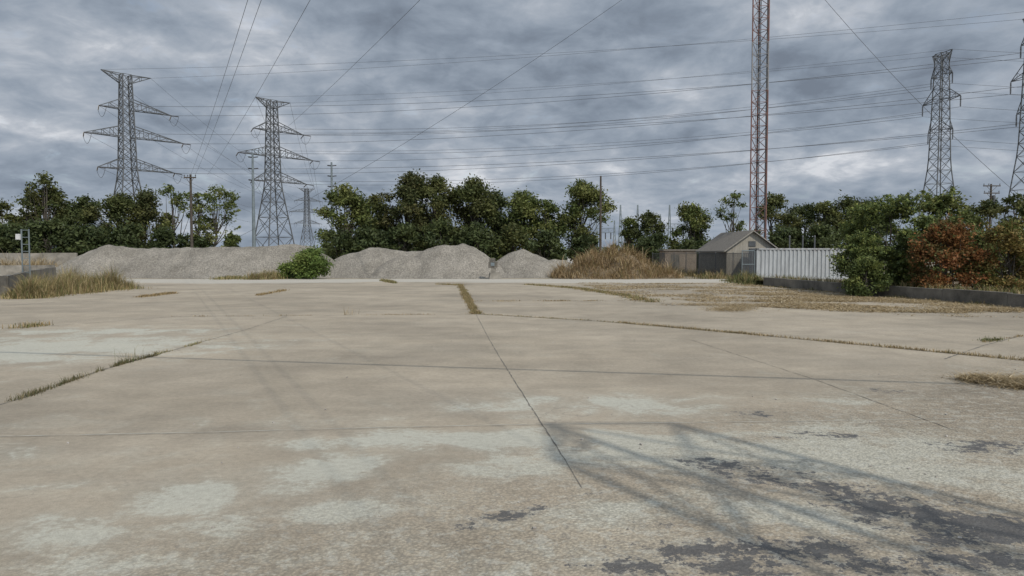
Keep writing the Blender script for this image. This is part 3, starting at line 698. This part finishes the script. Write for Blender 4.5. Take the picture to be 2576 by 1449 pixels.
# ------------------------------------------------------------ substation
def gantry(b0,b1,d,ty,by,lab):
    x0,x1=X(b0,d),X(b1,d); h=Z(ty,d); hb=Z(by,d); e=empty('substation_gantry',((x0+x1)/2,d,0)); w=(x1-x0)/2
    for sx in (-w,w):
        m=MB()
        for a,b in ((-.4,-.4),(.4,-.4),(.4,.4),(-.4,.4)): m.beam((sx+a,b,0),(sx+a*.12,b*.12,h),.07)
        for i in range(10):
            f=1-.085*i; z=h*i/10; z2=h*(i+1)/10; f2=1-.085*(i+1)
            m.beam((sx-.4*f,-.4*f,z),(sx+.4*f2,-.4*f2,z2),.05); m.beam((sx-.4*f,.4*f,z),(sx-.4*f2,-.4*f2,z2),.05)
        m.obj('column',M_bluegrey,parent=e)
    m=MB(); n=max(3,int(w*2/1.2))
    for z in (hb,hb+.8): m.beam((-w,-.2,z),(w,-.2,z),.06); m.beam((-w,.2,z),(w,.2,z),.06)
    for i in range(n):
        a=-w+2*w*i/n; b=-w+2*w*(i+1)/n; m.beam((a,-.2,hb),(b,-.2,hb+.8),.04); m.beam((b,-.2,hb+.8),(b,-.2,hb),.04)
    m.obj('beam',M_bluegrey,parent=e)
    for k in (-.6,0,.6): insulator((k*w,0,hb),(0,0,-1),1.4,e,.15)
    tag(e,lab,'substation gantry','steel substation gantries')
gantry(1560,1603,125,516,566,'grey steel substation gantry with pointed columns')
gantry(1683,1722,130,516,575,'grey steel substation gantry with pointed columns')
gantry(1995,2056,128,512,560,'grey steel substation gantry with pointed columns')
gantry(1500,1545,150,555,585,'low grey steel substation gantry')
gantry(1618,1660,140,540,570,'grey steel substation gantry with pointed columns')
gantry(2150,2220,128,520,560,'grey steel substation gantry with pointed columns')
M_wht=simple('equipment_white',(.4,.4,.4),(.55,.55,.54),2,.5)
for b in (1590,1648,1700,2010,1440):
    d=118; e=empty('circuit_breaker',(X(b,d),d,0)); m=MB()
    m.box((0,0,.8),(1.6,.9,1.6)); m.obj('cabinet',M_wht,parent=e); 
    for k in (-.5,0,.5):
        m=MB(); m.beam((k,0,1.6),(k*1.4,0,3.4),.08)
        for i in range(7): z=1.8+.22*i; m.beam((k*(1+.06*i),0,z),(k*(1+.06*i),0,z+.08),.17,.1,8)
        m.obj('bushing',M_insul,parent=e)
    tag(e,'white substation breaker with three ribbed bushings','substation equipment','substation breakers')

# ------------------------------------------------------------ shed
M_siding=bpy.data.materials.new('painted_siding'); t=nt(M_siding)
out=N(t,'ShaderNodeOutputMaterial'); P=N(t,'ShaderNodeBsdfPrincipled',i_Roughness=.85); tc=N(t,'ShaderNodeTexCoord')
wv_=N(t,'ShaderNodeTexWave',i_Scale=1.6,wave_type='BANDS',bands_direction='X',wave_profile='SAW'); mpx=N(t,'ShaderNodeMapping'); mpx.inputs['Rotation'].default_value=(0,0,math.radians(30)); L(t,tc,'Object',mpx,0); L(t,mpx,0,wv_,'Vector')
r=ramp(t,[(0,(.13,.12,.1)),(.08,(.27,.25,.215)),(1,(.3,.28,.24))]); L(t,wv_,'Fac',r,0)
n_=noise(1.5,7,.65); r2=ramp(t,[(.3,(.7,.69,.65)),(.7,(1.1,1.1,1.1))]); t.links.new(n_,r2.inputs[0])
t.links.new(mixc(1.0,r.outputs[0],r2.outputs[0],'MULTIPLY'),P.inputs['Base Color']); L(t,P,0,out,0)
M_shing=simple('shingles',(.11,.1,.085),(.19,.17,.145),5,.95,0,.5,9)
M_trim=simple('trim_paint',(.16,.15,.13),(.26,.24,.21),3,.8)
sx0,sy0=X(1827,63),63; gw,gl2,eh,ph=4.4,7.6,2.4,3.95
e=empty('shed',(sx0,sy0,0)); e.rotation_euler=(0,0,math.radians(3))
m=MB(); v=[(0,0,0),(gw,0,0),(gw,0,eh),(gw/2,0,ph),(0,0,eh)]; v+= [(a,gl2,c) for a,_,c in v]
m.v=v; m.f=[(0,1,2,3,4),(9,8,7,6,5),(0,4,9,5),(1,6,7,2)]; m.obj('wall',M_siding,parent=e)
m=MB()
sl_=(ph-eh)/(gw/2); ov=.3
for sg in (-1,1):
    xe=gw/2+sg*(gw/2+ov); ze=eh-ov*sl_; y0,y1=-ov,gl2+ov
    k=len(m.v); th=.1
    m.v+=[(gw/2,y0,ph+.02),(gw/2,y1,ph+.02),(xe,y1,ze+.02),(xe,y0,ze+.02),(gw/2,y0,ph+.02+th),(gw/2,y1,ph+.02+th),(xe,y1,ze+.02+th),(xe,y0,ze+.02+th)]
    fs=[(0,1,2,3),(7,6,5,4),(0,3,7,4),(2,1,5,6),(3,2,6,7)]
    m.f+=[tuple(k+i for i in f) for f in fs]
m.obj('roof',M_shing,parent=e)
m=MB()
for sg in (-1,1):
    xe=gw/2+sg*(gw/2+ov); ze=eh-ov*sl_
    m.beam((gw/2,-ov-.03,ph+.05),(xe,-ov-.03,ze+.05),.055)
m.beam((-ov-.02,-ov,eh-ov*sl_+.04),(-ov-.02,gl2+ov,eh-ov*sl_+.04),.05)
m.obj('fascia',M_trim,parent=e)
m=MB(); m.box((3.1,-.03,1.02),(.95,.05,2.04)); dr=m.obj('door',M_trim,parent=e)
m=MB(); m.box((0,0,0),(.05,.07,.14)); hd=m.obj('handle',M_steel,loc=(2.75,-.08,1.0),parent=dr)
m=MB(); m.box((gw/2,-.03,2.9),(.6,.05,.45))
for i in range(5): m.box((gw/2,-.065,2.72+.09*i),(.54,.02,.03))
m.obj('gable_vent',M_steel,parent=e)
tag(e,'weathered beige gabled shed with brown shingles beside a wire fence','shed')
M_block=simple('block_wall',(.2,.16,.12),(.28,.23,.18),1.5,.9,0,.3,8)
e=empty('utility_building',(X(1712,80),80,0)); m=MB(); m.box((0,1.5,1.2),(3.4,3,2.4)); m.obj('wall',M_block,parent=e)
m=MB(); m.box((0,1.5,2.47),(3.8,3.4,.14)); m.obj('roof',M_shing,parent=e); m=MB(); m.box((-.6,-.03,1.0),(.9,.06,2.0)); m.obj('door',M_concd,parent=e)
tag(e,'small tan block building with a flat roof','utility building')

# ------------------------------------------------------------ chain link fence
M_mesh=bpy.data.materials.new('chain_link'); t=nt(M_mesh)
out=N(t,'ShaderNodeOutputMaterial'); P=N(t,'ShaderNodeBsdfPrincipled',i_Roughness=.5,i_Metallic=.3); P.inputs['Base Color'].default_value=(.07,.075,.08,1)
tr=N(t,'ShaderNodeBsdfTransparent'); mxs=N(t,'ShaderNodeMixShader'); tc=N(t,'ShaderNodeTexCoord'); sp=N(t,'ShaderNodeSeparateXYZ'); L(t,tc,'Object',sp,0)
u1=M('ADD',sp.outputs[0],sp.outputs[2]); u2=M('SUBTRACT',sp.outputs[0],sp.outputs[2])
f1=M('LESS_THAN',M('FRACT',M('MULTIPLY',u1,14.0)),.3); f2=M('LESS_THAN',M('FRACT',M('MULTIPLY',u2,14.0)),.3)
t.links.new(M('MAXIMUM',f1,f2),mxs.inputs[0]); L(t,tr,0,mxs,1); L(t,P,0,mxs,2); L(t,mxs,0,out,0)
def fence(p,q,h,nsp,lab):
    p=Vector(p); q=Vector(q); e=empty('chain_link_fence',(p.x,p.y,0)); d=q-p; e.rotation_euler=(0,0,math.atan2(d.y,d.x)); ln=d.length
    m=MB(); m.v=[(0,0,.05),(ln,0,.05),(ln,0,h),(0,0,h)]; m.f=[(0,1,2,3)]; m.obj('chain_mesh',M_mesh,parent=e)
    m=MB(); m.beam((0,.03,h),(ln,.03,h),.022,None,6); m.beam((0,.03,.08),(ln,.03,.08),.01); m.obj('rail',M_steel,parent=e)
    for i in range(nsp+1):
        m=MB(); m.beam((0,0,0),(0,0,h+.06),.035,None,8); m.beam((0,0,h+.06),(0,0,h+.1),.05,.02,8); m.obj('post',M_steel,loc=(ln*i/nsp,.04,0),parent=e)
    tag(e,lab,'fence','chain link fences')
fence((X(1757,66),66,0),(X(1890,60.2),60.2,0),2.1,3,'grey chain link fence in front of a shed')
fence((X(1640,76),76,0),(X(1757,66),66,0),2.1,4,'grey chain link fence beside a grass mound')
m=MB(); gp=empty('fence_gate',(X(1882,59.5),59.5,0)); m.v=[(-.5,0,.1),(.5,0,.1),(.5,0,2.3),(-.5,0,2.3)]; m.f=[(0,1,2,3)]; m.obj('chain_mesh',M_mesh,parent=gp)
m=MB()
for a,b in (((-.5,0,.1),(.5,0,.1)),((.5,0,.1),(.5,0,2.3)),((.5,0,2.3),(-.5,0,2.3)),((-.5,0,2.3),(-.5,0,.1)),((-.5,0,1.2),(.5,0,1.2))): m.beam(a,b,.035,None,6)
m.obj('frame',M_bluegrey,parent=gp); tag(gp,'narrow steel framed gate beside a shipping container','gate')

# ------------------------------------------------------------ container
M_cont=bpy.data.materials.new('container_paint'); t=nt(M_cont)
out=N(t,'ShaderNodeOutputMaterial'); P=N(t,'ShaderNodeBsdfPrincipled',i_Roughness=.6); tc=N(t,'ShaderNodeTexCoord')
n_=noise(2.0,8,.7,0,(1.5,1.5,.35)); r=ramp(t,[(.3,(.24,.25,.255)),(.6,(.35,.365,.37))]); t.links.new(n_,r.inputs[0])
sp=N(t,'ShaderNodeSeparateXYZ'); L(t,tc,'Object',sp,0)
rz=M('MULTIPLY',M('MAXIMUM',M('SUBTRACT',sp.outputs[2],1.9),0.0),.25); rn=noise(5,8,.75,0,(1,1,.3),(3,3,3)); rf=step(M('ADD',rn,rz),.6,.78)
t.links.new(mixc(M('MULTIPLY',rf,.65),r.outputs[0],(.13,.09,.07)),P.inputs['Base Color']); L(t,P,0,out,0)
cx,cy=X(1903,60),60; CL,CW,CH=8.0,2.44,2.5
e=empty('shipping_container',(cx,cy,0)); e.rotation_euler=(0,0,math.radians(-3))
def corr(m,ax,fixed,a0,a1,z0,z1,dep,sgn):
    pts=[]; x=a0
    while x<a1-.01:
        for dx,o_ in ((0,0),(.09,0),(.14,dep),(.23,dep),(.28,0)):
            if x+dx<=a1: pts.append((x+dx,o_))
        x+=.32
    pts.append((a1,0)); k=len(m.v)
    for a,o_ in pts:
        for z in (z0,z1):
            m.v.append((a,fixed+sgn*o_,z) if ax=='x' else (fixed+sgn*o_,a,z))
    for i in range(len(pts)-1): m.f.append((k+2*i,k+2*i+2,k+2*i+3,k+2*i+1))
m=MB(); corr(m,'x',0.03,.12,CL-.12,.16,CH-.12,.08,1); corr(m,'x',CW-.03,.12,CL-.12,.16,CH-.12,.08,-1); corr(m,'y',CL-.03,.12,CW-.12,.16,CH-.12,.08,-1)
m.v+=[(0.05,.05,CH-.03),(CL-.05,.05,CH-.03),(CL-.05,CW-.05,CH-.03),(.05,CW-.05,CH-.03)]; k=len(m.v); m.f.append((k-4,k-3,k-2,k-1)); m.obj('side_panel',M_cont,parent=e)
m=MB()
for y in (.06,CW-.06):
    m.box((CL/2,y,.08),(CL-.36,.12,.16)); m.box((CL/2,y,CH-.06),(CL-.36,.12,.12))
    for x in (.07,CL-.07): m.box((x,y,CH/2),(.14,.14,CH-.36))
for x in (.07,CL-.07): m.box((x,CW/2,.08),(.12,CW-.36,.16)); m.box((x,CW/2,CH-.06),(.12,CW-.36,.12))
m.obj('frame',M_cont,parent=e)
for x in (.09,CL-.09):
    for y in (.08,CW-.08):
        for z in (.09,CH-.09): m=MB(); m.box((0,0,0),(.19,.18,.18)); m.obj('corner_casting',M_steel,loc=(x,y,z),parent=e)
for y0,y1 in ((.16,CW/2-.01),(CW/2+.01,CW-.16)):
    m=MB(); m.box((.04,(y0+y1)/2,CH/2),(.05,y1-y0,CH-.36)); dd=m.obj('door',M_cont,parent=e)
    m=MB()
    for f in (.3,.7): yy=y0+(y1-y0)*f; m.beam((-.01,yy,.15),(-.01,yy,CH-.12),.018,None,6)
    m.obj('lock_rod',M_steel,parent=dd)
tag(e,'weathered white corrugated shipping container behind a low wall','shipping container')
for b in (1985,2018,2048):
    m=MB(); ee=empty('pipe_post',(X(b,66),66,0)); m.beam((0,0,0),(0,0,Z(597,66)),.06,.06,8); m.beam((0,0,Z(597,66)),(0,0,Z(597,66)+.18),.09,.05,8); m.obj('shaft',M_steel,parent=ee); tag(ee,'short grey steel pipe post behind a container','post','pipe posts behind the container')

# ------------------------------------------------------------ retaining wall and bank
def wallrun(name,pts,h,th,mat,label):
    e=empty(name,(pts[0][0],pts[0][1],0)); m=MB()
    for (ax,ay),(bx,by) in zip(pts[:-1],pts[1:]):
        ln=math.hypot(bx-ax,by-ay); n=max(1,int(ln/3)); an=math.atan2(by-ay,bx-ax)
        for i in range(n):
            f=(i+.5)/n; cx_,cy_=ax+(bx-ax)*f-pts[0][0],ay+(by-ay)*f-pts[0][1]; dh=R.normal(0,.02)
            m.box((cx_,cy_,h/2-.05+dh/2),(ln/n-.02,th,h+.1+dh),an)
    m.obj('panel',mat,parent=e); tag(e,label,'wall'); return e
wa=[(X(1925,47),47),(17.3,38),(18.9,28),(20.6,18),(22,10)]
wallrun('retaining_wall',wa,.52,.25,M_concd,'low stained concrete retaining wall under overgrown bushes')
m=MB(); m.v=[(16,47.3,.34),(17.45,38,.34),(19.05,28,.34),(20.8,18,.34),(22.2,10,.34),(60,10,.3),(60,60,-.03),(16,58,-.03)]; m.f=[(0,1,2,3,4,5,6,7)]
o=m.obj('earth_bank',M_soil); o['kind']='structure'
clump([(2180,739,.6),(2300,750,.6),(2400,758,.6),(2500,767,.6),(2000,724,.6),(2090,731,.6),(1950,719,.6)],4000,.32,GOLD+GRN+MIXG,1,'dry grass and weeds along a retaining wall',.010)
b=[]
for _ in range(5000):
    f=R.random(); k=int(f*3); g_=f*3-k; p0,p1=wa[k],wa[k+1]; b.append((p0[0]+(p1[0]-p0[0])*g_+abs(R.normal(.1,.5))+.15,p0[1]+(p1[1]-p0[1])*g_,.34))
b=np.array(b); o=blades('bank_grass',b,.15+.4*R.random(len(b)),.3+.69*R.random(len(b)),.008+.01*R.random(len(b)),GOLD+MIXG+GRN); o['kind']='stuff'; tag(o,'dry grass hanging over the top of a low wall','grass')
wallrun('concrete_wall',[(-27,28),(X(0,36)+.2,36),(X(70,47),47),(X(135,58),58)],.95,.3,M_concd,'low shadowed concrete wall beside tall grass')
wallrun('boundary_wall',[(X(-150,76),76),(X(195,78),78)],2.15,.3,M_conc,'long concrete boundary wall behind a gravel pile')
wallrun('boundary_wall',[(X(-120,58),58),(X(60,60),60),(X(135,63),63)],1.1,.4,M_conc,'pale stepped concrete wall at the yard edge')
clump([(20,688,1.5),(60,686,1.5),(110,689,1.2),(-20,688,2),(130,686,1.5),(20,693,1.2),(80,694,1)],8000,1.9,GOLD+STRAW,1,'dry grass behind a concrete wall',.022)
d=44; e=empty('ladder_frame',(X(66,d),d,0)); h=Z(577,d); m=MB()
for sx in (-.22,.22): m.beam((sx,0,0),(sx,0,h),.045,None,6)
m.obj('rail',M_bluegrey,parent=e); m=MB()
for i in range(8): m.beam((-.22,0,.5+.42*i),(.22,0,.5+.42*i),.025)
m.obj('rungs',M_bluegrey,parent=e); m=MB(); m.box((-.36,-.06,h-.45),(.26,.16,.34)); m.box((-.36,-.15,h-.45),(.2,.02,.28)); m.obj('meter_box',M_wht,parent=e)
tag(e,'grey steel ladder frame with a small white box','ladder')
d=60.4; e=empty('concrete_stack',(X(1241,d),d,0)); m=MB()
m.box((.1,0,.25),(.8,.6,.5),.2,.04); m.box((.0,0,.68),(.38,.4,.4),-.1,.03); m.obj('base_block',M_conc,parent=e)
m=MB(); m.box((-.03,0,1.16),(.72,.5,.5),.1,.02); m.box((-.08,0,1.56),(.46,.42,.26),-.1,.02); m.obj('top_block',M_concd,parent=e)
m=MB(); m.box((-.05,-.27,1.2),(.3,.06,.26)); m.obj('cover_plate',M_bluegrey,parent=e); tag(e,'stack of broken concrete blocks at the foot of stone piles','concrete blocks')

# ------------------------------------------------------------ pylon standing beside the yard, its shadow crosses the slab
e=empty('lattice_pylon',(8.4,-3.7,0)); m=MB(); lv=[0,3.0,5.6,8.0,10.6,13.0]
lattice_body(m,[(0,2.4),(7,1.7),(13,1.5)],lv,.06,.03); m.obj('body',M_steel,parent=e)
for sg in (-1,1): m=MB(); arm(m,1.5,12.1,.5,sg,.6,False,.035,.015); m.obj('crossarm',M_steel,parent=e)
tag(e,'grey steel lattice pylon beside the concrete yard','transmission tower')
